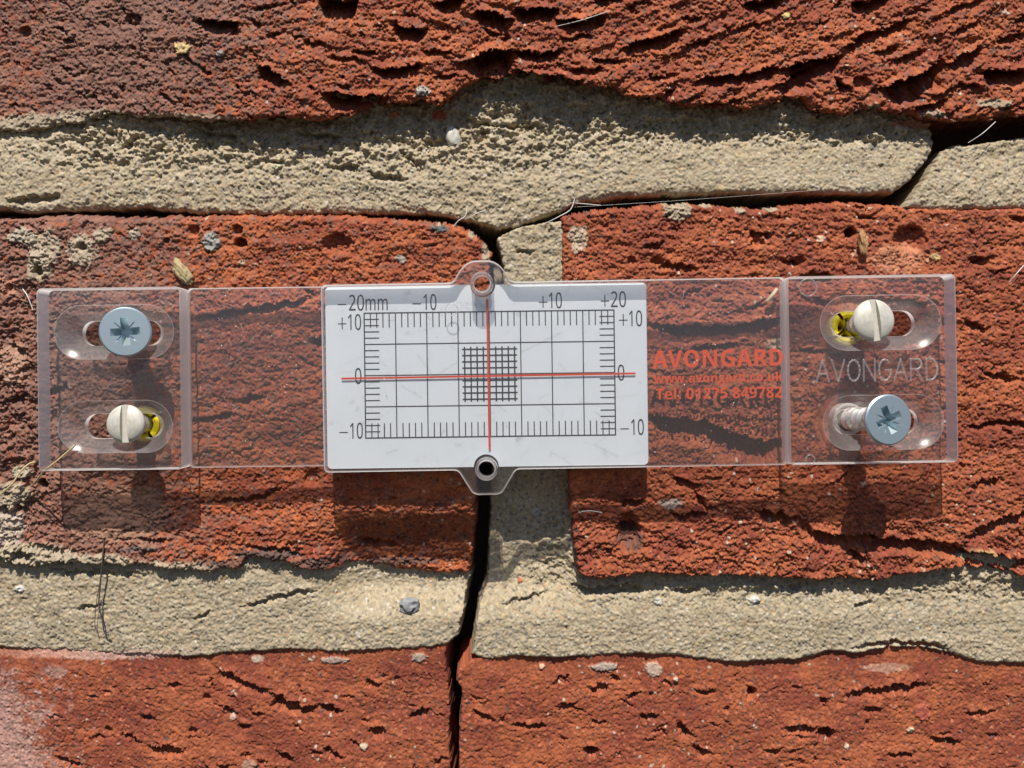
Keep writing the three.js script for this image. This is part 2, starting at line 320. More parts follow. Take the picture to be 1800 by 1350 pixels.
// middle course, brick on the left of the upright crack
{
  const poly = [-400, 385, 0, 388, 100, 383, 250, 387, 400, 382, 520, 381, 620, 383, 700, 388, 790, 397, 825, 408, 850, 432, 862, 455, 860, 520, 846, 640, 838, 780, 835, 870, 832, 960, 824, 1026, 760, 1026, 700, 1018, 625, 1006, 530, 1002, 500, 985, 440, 980, 415, 1000, 350, 1006, 225, 992, 115, 988, 50, 994, 0, 986, -400, 990];
  piece('brick', { material: brickMaterial, poly, ragged: 0.5, round: 0.8, lean: 0.32, mid: 0.5, label: 'middle brick under the plate with screwed white scale', height: brickFace({
    shift: 33, turn: 0.05,
    base: (x, y) => { const Y = py(y), X = px(x); return 0.9 - 0.6 * sstep(600, 900, Y) - 3.9 * sstep(560, 640, X) * sstep(885, 975, Y) - 0.7 * sstep(180, 0, X) * sstep(700, 950, Y); },
    rough: (x, y) => 0.85 + 0.7 * sstep(160, 30, px(x)) + 0.5 * sstep(940, 985, py(y)),
    dirt: (x, y) => 0.72 * sstep(480, 120, px(x)) + 0.15,
    ledges: [[1.0, [330, 560, 400, 548, 480, 535, 560, 520]], [0.8, [420, 700, 470, 690]], [0.7, [330, 740, 420, 722]], [1.3, [545, 600, 590, 585]], [0.8, [430, 955, 500, 962, 540, 975]], [0.8, [90, 690, 120, 670]], [0.6, [370, 880, 430, 875, 500, 860]], [0.9, [620, 960, 700, 970]], [1.0, [560, 530, 620, 540]],
      [0.7, [240, 945, 300, 950]], [0.9, [60, 955, 120, 965]], [1.0, [20, 965, 60, 975]], [0.8, [0, 900, 40, 890]], [0.9, [20, 600, 60, 620]], [0.7, [10, 700, 55, 690]], ...randomLedges(70, [-20, 390, 840, 1010], 0.2, 0.6, 1, 4, () => 0.1, 1.2)],
    patches: [[375, 424, 15, 18, GREYSTONE, 1, 0.45], [45, 415, 22, 14, [0.40, 0.35, 0.27], 0.85, 0.25], [85, 435, 28, 30, [0.40, 0.34, 0.25], 0.8, 0.35], [150, 440, 26, 26, [0.42, 0.36, 0.26], 0.8, 0.4], [185, 412, 16, 12, [0.42, 0.36, 0.26], 0.8, 0.5], [240, 412, 10, 10, [0.38, 0.33, 0.26], 0.8, 0.3], [75, 470, 22, 22, [0.40, 0.35, 0.24], 0.7, 0.4], [775, 402, 16, 6, [0.09, 0.1, 0.1], 1, 0.2], [835, 412, 12, 6, SAND, 0.9, 0.1], [855, 440, 8, 18, SAND, 0.85], [705, 455, 8, 7, GREYSTONE, 0.9, 0.2], [428, 462, 5, 5, SAND, 0.9, 0.2],
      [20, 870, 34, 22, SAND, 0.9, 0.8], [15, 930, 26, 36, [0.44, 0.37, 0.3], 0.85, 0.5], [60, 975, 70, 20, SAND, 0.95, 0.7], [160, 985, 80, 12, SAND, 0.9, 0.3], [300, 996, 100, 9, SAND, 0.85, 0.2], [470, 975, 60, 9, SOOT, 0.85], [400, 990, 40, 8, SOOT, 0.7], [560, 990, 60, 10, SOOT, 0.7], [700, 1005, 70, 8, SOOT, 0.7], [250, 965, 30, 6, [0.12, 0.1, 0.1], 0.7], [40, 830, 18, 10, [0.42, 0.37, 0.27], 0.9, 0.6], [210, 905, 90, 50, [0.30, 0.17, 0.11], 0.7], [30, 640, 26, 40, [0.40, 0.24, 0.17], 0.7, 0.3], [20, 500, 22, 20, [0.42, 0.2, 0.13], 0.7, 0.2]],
    pits: [[425, 428, 11, 2.2, 1.3], [595, 430, 26, 1.3, 1.5], [420, 405, 9, 1.2], [345, 405, 10, 1.1], [150, 433, 8, 1.4], [80, 850, 9, 2.2], [297, 423, 5, 0.9], [75, 475, 9, 1.6], [550, 842, 14, 0.8]],
    flat: [[260, 745, 4.2, -0.1], [232, 585, 3.2, 0.1]],
  }) }, wall);
}
// middle course, brick on the right
{
  const poly = [986, 386, 1050, 372, 1110, 369, 1170, 362, 1225, 362, 1330, 372, 1400, 364, 1490, 359, 1600, 369, 1700, 371, 1800, 369, 2200, 370, 2200, 1010, 1950, 1020, 1800, 1012, 1740, 1000, 1700, 995, 1625, 1005, 1540, 1020, 1400, 1017, 1300, 1011, 1210, 1012, 1140, 1008, 1100, 1012, 1050, 1018, 1018, 1008, 1008, 960, 1002, 870, 996, 700, 990, 520];
  piece('brick', { material: brickMaterial, poly, ragged: 0.4, round: 0.6, lean: 0.32, mid: 0.5, label: 'middle brick under the plate with red lettering, split low down', height: brickFace({
    shift: 57, turn: -0.06,
    base: (x, y) => { const Y = py(y), X = px(x); return 0.5 + 0.3 * sstep(560, 640, Y) - 0.5 * sstep(860, 960, Y); },
    rough: (x, y) => 0.9 + 0.5 * sstep(925, 965, py(y)),
    ledges: [[1.9, [1140, 566, 1190, 574, 1260, 572, 1330, 564, 1390, 556]], [3.2, [1130, 728, 1180, 730, 1240, 738, 1290, 762, 1340, 776, 1376, 770], 0.8], [1.2, [1180, 838, 1205, 842, 1235, 850]], [1.0, [1220, 862, 1255, 895]], [1.6, [1330, 893, 1370, 902, 1405, 908]], [1.9, [1405, 905, 1425, 930, 1470, 940, 1500, 938, 1560, 946, 1640, 952, 1700, 958], 1.1], [1.4, [1690, 940, 1740, 915, 1810, 892]], [2.2, [1650, 962, 1720, 968, 1810, 985]], [1.4, [1085, 880, 1105, 874, 1130, 876]], [1.8, [1085, 925, 1110, 922, 1130, 930]],
      [0.9, [1170, 905, 1240, 898]], [1.2, [1490, 960, 1530, 985]], [0.9, [1310, 405, 1360, 415]], [0.8, [1130, 435, 1170, 425]], [0.8, [1370, 455, 1410, 465]], [1.3, [1395, 490, 1430, 478, 1470, 490]], [1.0, [1700, 462, 1745, 452]], [0.8, [1770, 385, 1810, 380]], [0.9, [1690, 560, 1740, 580]], [0.8, [1690, 750, 1760, 735, 1810, 745]], [1.0, [1400, 520, 1470, 530, 1560, 524, 1660, 535], 0.8], [0.8, [1400, 610, 1500, 625]], [0.7, [1210, 610, 1300, 604]], [0.9, [1700, 850, 1760, 838]], [0.9, [1720, 650, 1790, 664]], [1.0, [1150, 460, 1230, 470]], ...randomLedges(120, [990, 365, 1900, 1010], 0.2, 0.6, 1, 4.5, () => -0.12, 1.1)],
    patches: [[1015, 420, 16, 24, [0.45, 0.36, 0.26], 0.9, 0.1], [1190, 372, 24, 16, SAND, 0.95, 0.25], [1350, 366, 18, 7, SAND, 0.95, 0.2], [1300, 370, 9, 6, SAND, 0.9, 0.2], [1240, 362, 14, 4, SAND, 0.9, 0.1], [1440, 420, 10, 5, [0.6, 0.42, 0.3], 0.9, 0.2], [1640, 452, 10, 6, [0.5, 0.4, 0.18], 0.8, 0.2], [1360, 605, 20, 10, [0.48, 0.36, 0.22], 0.7, 0.1], [1180, 885, 20, 10, GREYSTONE, 0.7], [1110, 950, 22, 20, SOOT, 0.6], [1720, 970, 22, 8, [0.45, 0.3, 0.12], 0.8, 0.5], [1575, 455, 50, 24, [0.46, 0.2, 0.11], 0.7]],
    pits: [[1493, 411, 10, 3.2], [1597, 420, 27, 1.7, 1.2], [1400, 460, 14, 0.9, 1.6], [1330, 428, 12, 0.9, 1.4], [1155, 460, 12, 1.0, 1.6], [1105, 935, 20, 1.3, 0.6], [1715, 458, 14, 0.9, 2], [1110, 460, 8, 0.8]],
    flat: [[1488, 575, 4.2, -0.2], [1488, 736, 4.2, -0.2]],
  }) }, wall);
}
// upright joint between the middle bricks, running down into the lower bed on the right of the crack
{
  const poly = [874, 418, 905, 400, 945, 392, 982, 387, 1010, 380, 1020, 500, 1025, 850, 1040, 985, 1200, 985, 1800, 970, 2200, 960, 2200, 1168, 1950, 1172, 1800, 1168, 1720, 1166, 1680, 1152, 1640, 1142, 1565, 1139, 1510, 1152, 1465, 1147, 1400, 1162, 1300, 1167, 1180, 1154, 1100, 1152, 975, 1158, 900, 1156, 856, 1162, 828, 1152, 836, 1110, 842, 1072, 857, 1020, 861, 875, 866, 700, 880, 560, 885, 470];
  piece('mortar_bed', { material: mortarMaterial, poly, ragged: 0.3, round: 0.6, label: 'upright joint and lower right bed of sandy mortar', height: mortarFace({
    shift: 41,
    base: (x, y) => { const X = px(x), Y = py(y); return Y < 900 ? lerp(-0.2, -4.2, sstep(480, 780, Y)) : lerp(-1.7 - 2.5 * sstep(1030, 980, X), -0.65, sstep(1020, 1095, Y)) + 0.8 * sstep(1560, 1700, X) * sstep(1060, 1000, Y); },
    crumble: (x, y) => { const Y = py(y); return Y < 900 ? 0.16 : 0.12 + 0.55 * sstep(1075, 1030, Y) * sstep(880, 980, px(x)); },
    ledges: [[0.7, [968, 388, 970, 410]], [1.2, [1000, 1030, 1050, 1034, 1100, 1030, 1150, 1036]], [0.7, [1180, 1040, 1240, 1035]], [0.6, [905, 435, 940, 440]], [0.7, [1380, 1035, 1420, 1028]], [0.6, [1500, 1070, 1540, 1055]], [0.6, [880, 1065, 960, 1045]], [0.7, [1500, 1138, 1560, 1128, 1640, 1130, 1680, 1142]]],
    patches: [[1328, 1055, 9, 7, [0.55, 0.55, 0.5], 1, 0.4], [1158, 1060, 6, 6, [0.5, 0.5, 0.45], 1, 0.3], [1575, 1148, 60, 5, [0.48, 0.40, 0.26], 0.6], [967, 960, 5, 5, [0.6, 0.58, 0.5], 1, 0.3], [945, 905, 9, 8, [0.4, 0.4, 0.35], 1, 0.3], [915, 1028, 5, 4, [0.45, 0.1, 0.05], 1, 0.3]],
  }) }, wall);
}
// lower bed joint left of the crack
{
  const poly = [-400, 960, 0, 960, 200, 955, 450, 945, 700, 975, 822, 1000, 826, 1020, 818, 1050, 811, 1085, 806, 1116, 782, 1138, 700, 1143, 590, 1148, 500, 1144, 400, 1150, 360, 1157, 300, 1156, 175, 1151, 100, 1146, 0, 1141, -400, 1140];
  piece('mortar_bed', { material: mortarMaterial, poly, ragged: 0.35, round: 0.5, label: 'lower left bed of sandy mortar', height: mortarFace({
    shift: 77,
    base: (x, y) => lerp(-0.7, -0.75, sstep(1000, 1100, py(y))) - 4.1 * sstep(540, 660, px(x)) * sstep(1095, 1030, py(y)) - 0.25 * sstep(450, 200, px(x)) * sstep(1100, 1140, py(y)),
    crumble: (x, y) => 0.14 + 0.4 * sstep(1020, 985, py(y)),
    ledges: [[0.6, [420, 1070, 480, 1048, 560, 1035]], [0.5, [60, 1000, 150, 1005, 260, 1008]], [0.4, [340, 1090, 370, 1075]], [0.5, [130, 1070, 180, 1062]]],
    patches: [[32, 1036, 9, 5, [0.6, 0.58, 0.55], 1, 0.3], [250, 1150, 60, 6, LIME, 0.6]],
  }) }, wall);
}
// lower course
{
  const polyL = [-400, 1110, 0, 1110, 400, 1115, 560, 1125, 700, 1130, 786, 1134, 781, 1160, 786, 1190, 791, 1245, 788, 1295, 791, 1350, 800, 1450, 800, 1700, -400, 1700];
  const listL = [[1.0, [375, 1176, 430, 1205, 475, 1220]], [1.6, [475, 1220, 520, 1240, 556, 1250]], [1.1, [555, 1240, 602, 1255]], [0.9, [715, 1260, 756, 1250]], [0.9, [640, 1202, 668, 1205]], [1.1, [645, 1290, 678, 1285]], [1.3, [255, 1315, 300, 1318, 322, 1322]], [0.9, [210, 1290, 246, 1308]], [0.8, [390, 1245, 412, 1260]], [0.9, [414, 1277, 436, 1280]], [1.0, [570, 1315, 602, 1332]], [0.9, [485, 1325, 518, 1342]], [0.8, [90, 1335, 142, 1348]], [0.6, [180, 1215, 190, 1222]], [0.7, [290, 1203, 312, 1206]], [0.6, [440, 1255, 460, 1258]], [0.7, [240, 1260, 270, 1266]],
    ...randomLedges(60, [60, 1185, 790, 1420], 0.2, 0.6, 0.8, 3.5, () => 0.4, 0.9)];
  const bloom = [[180, 1150, 130, 12, LIME, 0.75], [60, 1150, 70, 10, [0.5, 0.24, 0.17], 0.6], [450, 1162, 12, 6, [0.5, 0.4, 0.32], 0.8, 0.1], [585, 1164, 24, 6, [0.42, 0.36, 0.3], 0.8, 0.25], [735, 1158, 14, 8, [0.42, 0.36, 0.3], 0.85, 0.25], [90, 1184, 22, 10, [0.4, 0.25, 0.2], 0.6], [638, 1316, 7, 6, [0.6, 0.5, 0.35], 1, 0.3], [436, 1350, 14, 10, [0.35, 0.2, 0.14], 0.9, 0.2], [405, 1264, 5, 7, [0.5, 0.36, 0.28], 0.9, 0.2]];
  piece('brick', { material: brickMaterial, poly: polyL, ragged: 0.25, round: 0.45, lean: 0.2, mid: -1.2, label: 'lower left brick with pinkish bloom at its corner', height: brickFace({
    shift: 91, turn: -0.35, dirtColor: [0.40, 0.25, 0.21], dirt: (x, y) => 1.0 * sstep(150, -30, px(x) + 50 * noise(x / 7, y / 7) - 0.25 * (py(y) - 1250)) * sstep(1165, 1230, py(y) + 20 * noise(x / 5, y / 5 + 9)), ledges: listL, patches: bloom, base: (x, y) => -1.25, rough: (x, y) => lerp(0.12, 0.42, sstep(1160, 1195, py(y) + 6 * noise(x / 4, 3))),
    pits: [[335, 1290, 7, 0.8], [185, 1288, 6, 0.9], [360, 1230, 6, 0.8]],
  }) }, wall);
  const polyR = [806, 1178, 822, 1165, 846, 1158, 880, 1146, 900, 1136, 1100, 1130, 1400, 1135, 1560, 1120, 1700, 1130, 1800, 1140, 2200, 1140, 2200, 1700, 815, 1700, 812, 1450, 806, 1350, 808, 1270, 811, 1215, 801, 1200, 802, 1186];
  const listR = [[0.8, [980, 1244, 1016, 1240]], [0.9, [1034, 1212, 1072, 1208]], [1.2, [1318, 1214, 1332, 1222]], [1.3, [1485, 1222, 1545, 1212, 1600, 1205, 1640, 1203]], [0.9, [1445, 1230, 1462, 1234]], [1.1, [1380, 1282, 1440, 1276]], [1.5, [1438, 1284, 1472, 1288]], [1.1, [1196, 1274, 1222, 1296]], [1.0, [1220, 1312, 1252, 1330]], [1.5, [1026, 1320, 1052, 1322]], [0.9, [900, 1276, 962, 1280]], [0.9, [1124, 1258, 1162, 1260]], [0.8, [1350, 1320, 1382, 1320]], [0.9, [1076, 1188, 1092, 1196]], [0.7, [1222, 1218, 1260, 1216]], [0.8, [1520, 1250, 1560, 1246]], [0.7, [1700, 1260, 1760, 1252]], [0.8, [830, 1250, 870, 1268]], [0.8, [1100, 1225, 1130, 1222]], [0.9, [1640, 1300, 1700, 1310]], [0.8, [1560, 1330, 1620, 1326]],
    ...randomLedges(70, [830, 1190, 1900, 1420], 0.2, 0.55, 0.8, 3.5, () => 0.05, 1.1)];
  piece('brick', { material: brickMaterial, poly: polyR, ragged: 0.25, round: 0.45, lean: 0.2, mid: -1.2, label: 'lower right brick beneath the mortar bed', height: brickFace({
    shift: 113, turn: 0.05, ledges: listR, base: (x, y) => -1.25, rough: (x, y) => lerp(0.12, 0.42, sstep(1172, 1205, py(y) + 6 * noise(x / 4, 3))),
    patches: [[1065, 1175, 26, 7, [0.40, 0.34, 0.28], 0.9, 0.35], [1150, 1180, 14, 12, [0.46, 0.36, 0.28], 0.85, 0.3], [1565, 1178, 40, 8, [0.45, 0.28, 0.2], 0.6], [1606, 1288, 6, 5, [0.6, 0.5, 0.35], 1, 0.3], [1492, 1315, 4, 6, [0.6, 0.5, 0.38], 1, 0.3], [1190, 1196, 5, 4, [0.6, 0.45, 0.35], 1, 0.3], [953, 1175, 5, 5, [0.6, 0.4, 0.25], 1, 0.3], [1628, 1256, 14, 14, [0.38, 0.09, 0.06], 0.8, 0.3]],
    pits: [[1040, 1325, 13, 1.3, 1.6], [1325, 1220, 8, 1.1], [1455, 1288, 9, 1.2], [1280, 1250, 5, 0.6]],
  }) }, wall);
}
{ // the body of the wall deep behind the open joints: its back, with unseen sides added to shut out sky light
  const box = (w, h, d, x, y, z) => { const g = new THREE.BoxGeometry(w, h, d); g.translate(x, y, z); return g; };
  const g = mergeGeometries([box(240, 188, 6, 0, 0, -48), box(4, 188, 41, -114, 0, -24.5), box(4, 188, 41, 114, 0, -24.5), box(224, 4, 41, 0, 88, -24.5), box(224, 4, 41, 0, -88, -24.5)]);
  part('masonry_light_shell', g.scale(MM, MM, MM), new THREE.MeshStandardMaterial({ color: new THREE.Color().setRGB(0.38, 0.30, 0.22), roughness: 0.95 }), wall);
}
console.log('wall done');

// ---------------------------------------------------------------- the crack gauge
const CLEAR = [0.93, 0.92, 0.92];                      // one plastic: polished faces, satin bevels, edges roughened to add shadow bands
const clear = new THREE.MeshPhysicalMaterial({ color: new THREE.Color().setRGB(...CLEAR), roughness: 0.06, transmission: 0.982, thickness: 0, ior: 1.49 });
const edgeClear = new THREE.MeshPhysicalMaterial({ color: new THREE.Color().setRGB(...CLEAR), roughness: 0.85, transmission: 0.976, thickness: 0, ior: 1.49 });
const bevelClear = new THREE.MeshPhysicalMaterial({ color: new THREE.Color().setRGB(...CLEAR), roughness: 0.3, transmission: 0.93, thickness: 0, ior: 1.49 });
clear.name = 'clear_acrylic'; edgeClear.name = 'acrylic_edge'; bevelClear.name = 'acrylic_bevel';
const ink = new THREE.MeshStandardMaterial({ color: new THREE.Color().setRGB(0.022, 0.024, 0.028), roughness: 0.55 });
const redInk = new THREE.MeshStandardMaterial({ color: new THREE.Color().setRGB(0.68, 0.06, 0.01), roughness: 0.5 });
const redInkThin = new THREE.MeshPhysicalMaterial({ color: new THREE.Color().setRGB(0.80, 0.085, 0.003), roughness: 0.5 });
const scaled = (g) => g.scale(MM, MM, MM);

function stadium(cx, cy, halfLength, r, n = 20) {       // points of a slot outline, anticlockwise
  const p = [];
  for (let i = 0; i <= n; i++) { const a = -Math.PI / 2 + Math.PI * i / n; p.push(new THREE.Vector2(cx + halfLength - r + r * Math.cos(a), cy + r * Math.sin(a))); }
  for (let i = 0; i <= n; i++) { const a = Math.PI / 2 + Math.PI * i / n; p.push(new THREE.Vector2(cx - halfLength + r + r * Math.cos(a), cy + r * Math.sin(a))); }
  return p;
}
function roundedRect(x0, y0, x1, y1, r) {
  const s = new THREE.Shape();
  s.moveTo(x0 + r, y0); s.lineTo(x1 - r, y0); s.absarc(x1 - r, y0 + r, r, -Math.PI / 2, 0); s.lineTo(x1, y1 - r); s.absarc(x1 - r, y1 - r, r, 0, Math.PI / 2);
  s.lineTo(x0 + r, y1); s.absarc(x0 + r, y1 - r, r, Math.PI / 2, Math.PI); s.lineTo(x0, y0 + r); s.absarc(x0 + r, y0 + r, r, Math.PI, Math.PI * 1.5);
  return s;
}
function strip(loopA, zA, loopB, zB) {                  // a band between two loops of equal count
  const pos = [], n = loopA.length;
  for (let i = 0; i < n; i++) {
    const a = loopA[i], b = loopA[(i + 1) % n], c = loopB[i], d = loopB[(i + 1) % n];
    pos.push(a.x, a.y, zA, b.x, b.y, zA, d.x, d.y, zB, a.x, a.y, zA, d.x, d.y, zB, c.x, c.y, zB);
  }
  const g = new THREE.BufferGeometry(); g.setAttribute('position', new THREE.Float32BufferAttribute(pos, 3));
  return toCreasedNormals(g, 0.6);
}
const bare = (g) => { const q = g.index ? g.toNonIndexed() : g; for (const k of Object.keys(q.attributes)) if (k !== 'position' && k !== 'normal') q.deleteAttribute(k); return q; };
function dish([cx, cy, l0, r0, l1, r1], zTop, zBottom) {   // a rounded countersink in seven bands, one smooth surface
  const n = 7, pos = [], index = [], count = stadium(cx, cy, l0, r0).length;
  for (let k = 0; k <= n; k++) { const t = k / n, a = t * Math.PI / 2, q = 1 - Math.cos(a) * 0.55 - (1 - t) * 0.45; for (const p of stadium(cx, cy, lerp(l0, l1, Math.sin(a) * 0.5 + t * 0.5), lerp(r0, r1, Math.sin(a) * 0.5 + t * 0.5))) pos.push(p.x, p.y, lerp(zTop, zBottom, q)); }
  for (let k = 0; k < n; k++) for (let i = 0; i < count; i++) { const a = k * count + i, b = k * count + (i + 1) % count; index.push(a, b, b + count, a, b + count, a + count); }
  const g = new THREE.BufferGeometry(); g.setAttribute('position', new THREE.Float32BufferAttribute(pos, 3)); g.setIndex(index); g.computeVertexNormals();
  return [bare(g)];
}
// a block with countersunk slots: slots = [cx, cy, outer half length, outer radius, inner half length, inner radius]
function mountingPad(parent, x0, y0, x1, y1, zBack, zFront, slots) {
  const b = 0.22, face = roundedRect(x0 + b, y0 + b, x1 - b, y1 - b, 0.7), back = roundedRect(x0, y0, x1, y1, 0.8);
  const outer = slots.map((s) => stadium(s[0], s[1], s[2], s[3])), lip = slots.map((s) => stadium(s[0], s[1], s[2] - 0.3, s[3] - 0.3)), inner = slots.map((s) => stadium(s[0], s[1], s[4], s[5])), zMid = zBack + 1.3;
  for (const o of outer) face.holes.push(new THREE.Path(o));
  for (const i of inner) back.holes.push(new THREE.Path(i));
  const f = new THREE.ShapeGeometry(face, 10); f.translate(0, 0, zFront);
  const k = new THREE.ShapeGeometry(back, 10); k.translate(0, 0, zBack);
  const o1 = roundedRect(x0, y0, x1, y1, 0.8).getPoints(8), o2 = roundedRect(x0 + b, y0 + b, x1 - b, y1 - b, 0.7).getPoints(8);
  const pad = part('mounting_pad', scaled(mergeGeometries([bare(f), bare(k)])), clear, parent);
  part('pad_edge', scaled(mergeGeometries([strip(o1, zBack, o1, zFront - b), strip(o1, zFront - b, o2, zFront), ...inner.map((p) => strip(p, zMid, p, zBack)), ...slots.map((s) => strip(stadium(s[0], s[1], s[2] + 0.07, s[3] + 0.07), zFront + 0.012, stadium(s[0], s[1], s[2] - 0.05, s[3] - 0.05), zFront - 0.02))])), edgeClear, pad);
  slots.forEach((_, i) => part('countersunk_slot', scaled(mergeGeometries([...dish(slots[i], zFront, zMid)])), bevelClear, pad));
  return pad;
}
function tabbedShape(x0, x1, h, tab, holes, notch) {           // a plate with a hump at the top and a trapezoid below
  const s = new THREE.Shape(), r = 0.75;
  s.moveTo(x0 + r, -h);
  if (tab) { s.lineTo(tab.bx - 5.3, -h); s.quadraticCurveTo(tab.bx - 4.7, -h, tab.bx - 4.3, -h - 0.5); s.lineTo(tab.bx - 2.5, tab.bottom + 0.5); s.quadraticCurveTo(tab.bx - 2, tab.bottom, tab.bx - 1.3, tab.bottom); s.lineTo(tab.bx + 1.3, tab.bottom); s.quadraticCurveTo(tab.bx + 2, tab.bottom, tab.bx + 2.5, tab.bottom + 0.5); s.lineTo(tab.bx + 4.3, -h - 0.5); s.quadraticCurveTo(tab.bx + 4.7, -h, tab.bx + 5.3, -h); }
  if (notch) { s.lineTo(notch.bx - 2, -h); s.absarc(notch.bx, -h, 2, Math.PI, 0, true); }
  s.lineTo(x1 - r, -h); s.absarc(x1 - r, -h + r, r, -Math.PI / 2, 0); s.lineTo(x1, h - r); s.absarc(x1 - r, h - r, r, 0, Math.PI / 2);
  if (tab) { s.lineTo(tab.tx + 5.6, h); s.quadraticCurveTo(tab.tx + 4.8, h, tab.tx + 4.3, h + 0.5); s.quadraticCurveTo(tab.tx + 2.9, tab.top, tab.tx + 0.8, tab.top); s.lineTo(tab.tx - 0.8, tab.top); s.quadraticCurveTo(tab.tx - 2.9, tab.top, tab.tx - 4.3, h + 0.5); s.quadraticCurveTo(tab.tx - 4.8, h, tab.tx - 5.6, h); }
  if (notch) { s.lineTo(notch.tx + 2, h); s.absarc(notch.tx, h, 2, 0, Math.PI, true); }
  s.lineTo(x0 + r, h); s.absarc(x0 + r, h - r, r, Math.PI / 2, Math.PI); s.lineTo(x0, -h + r); s.absarc(x0 + r, -h + r, r, Math.PI, Math.PI * 1.5);
  for (const [hx, hy, hr] of holes) { const p = new THREE.Path(); p.absarc(hx, hy, hr, 0, Math.PI * 2, true); s.holes.push(p); }
  return s;
}
function plate(name, shape, zBack, zFront, parent) {
  const b = 0.16, g = new THREE.ExtrudeGeometry(shape, { depth: zFront - zBack - 2 * b, bevelEnabled: true, bevelThickness: b, bevelSize: b, bevelOffset: -b, bevelSegments: 2, curveSegments: 14 });
  g.translate(0, 0, zBack + b);
  const groups = g.groups.map((q) => ({ ...q }));
  const sub = (i) => { const q = groups[i], out = new THREE.BufferGeometry(); for (const k of ['position', 'normal']) out.setAttribute(k, new THREE.BufferAttribute(g.attributes[k].array.slice(q.start * 3, (q.start + q.count) * 3), 3)); return out; };
  const m = part(name, scaled(sub(0)), clear, parent);
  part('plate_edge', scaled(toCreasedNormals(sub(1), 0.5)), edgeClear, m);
  return m;
}
function boss(parent, x, y, z0, z1, r0, r1) {
  const pts = [[r0, z0], [r0, z1 - 0.1], [r0 + 0.1, z1], [r1 - 0.15, z1], [r1, z1 - 0.15], [r1, z0]].map(([a, b]) => new THREE.Vector2(a, b));
  const g = new THREE.LatheGeometry(pts, 40); g.rotateX(Math.PI / 2); g.translate(x, y, 0);
  return part('peg_tube', scaled(toCreasedNormals(g, 0.6)), bevelClear, parent);
}
const Z = { back: 3.4, thin: 4.9, paper: 4.96, front0: 5.3, mid: 6.9, front: 7.6 };
const bar = (x0, y0, x1, y1, w, z, t = 0.02) => {       // a printed line
  const l = Math.hypot(x1 - x0, y1 - y0), g = new THREE.BoxGeometry(l, w, t);
  g.rotateZ(Math.atan2(y1 - y0, x1 - x0)); g.translate((x0 + x1) / 2, (y0 + y1) / 2, z); return bare(g);
};
const fontThin = await new FontLoader().loadAsync('fonts/droid/droid_sans_regular.typeface.json');
const fontBold = await new FontLoader().loadAsync('fonts/droid/droid_sans_bold.typeface.json');
function writing(text, font, x0, x1, y, h, z, depth = 0.02, upper = true) { // fitted between x0 and x1, standing on y, capitals h tall
  const g = new TextGeometry(text, { font, size: 10, depth: 1, curveSegments: 5, bevelEnabled: false });
  g.computeBoundingBox(); const b = g.boundingBox, cap = 7.14 * 10 / 7.14 * (upper ? (b.max.y) / 10 : 0.99);
  g.translate(-b.min.x, 0, 0); g.scale((x1 - x0) / (b.max.x - b.min.x), h / (upper ? b.max.y : cap), depth); g.translate(x0, y, z);
  return bare(g);
}
// --- the back plate, with the white scale
const TILT_L = 0.75 * Math.PI / 180, TILT_R = 0.97 * Math.PI / 180;
const scalePlate = thing('scale_plate', 'clear plastic back plate carrying a white panel with black millimetre grid', 'crack gauge', 'two overlapping halves of the crack gauge');
scalePlate.position.set(WX(861, 5) * MM, WY(657.5, 5) * MM, 0); scalePlate.rotation.z = TILT_L;
const HL = 14.4, xl0 = WX(65, Z.front) - WX(861, 5), xl1 = WX(319, Z.front) - WX(861, 5);
const NOTCH = { tx: -0.95, bx: -0.75 };
mountingPad(scalePlate, xl0, -HL, xl1, HL, Z.back, Z.front, [[-60.0, 7.35, 9.4, 4.25, 6.3, 2.0], [-60.0, -7.55, 9.0, 4.1, 6.1, 2.0]].map(([x, y, ...r]) => [x + 1.0, y, ...r]));
plate('plate', tabbedShape(xl1 + 0.05, 25.3, HL, null, [], NOTCH), Z.back, Z.thin, scalePlate);
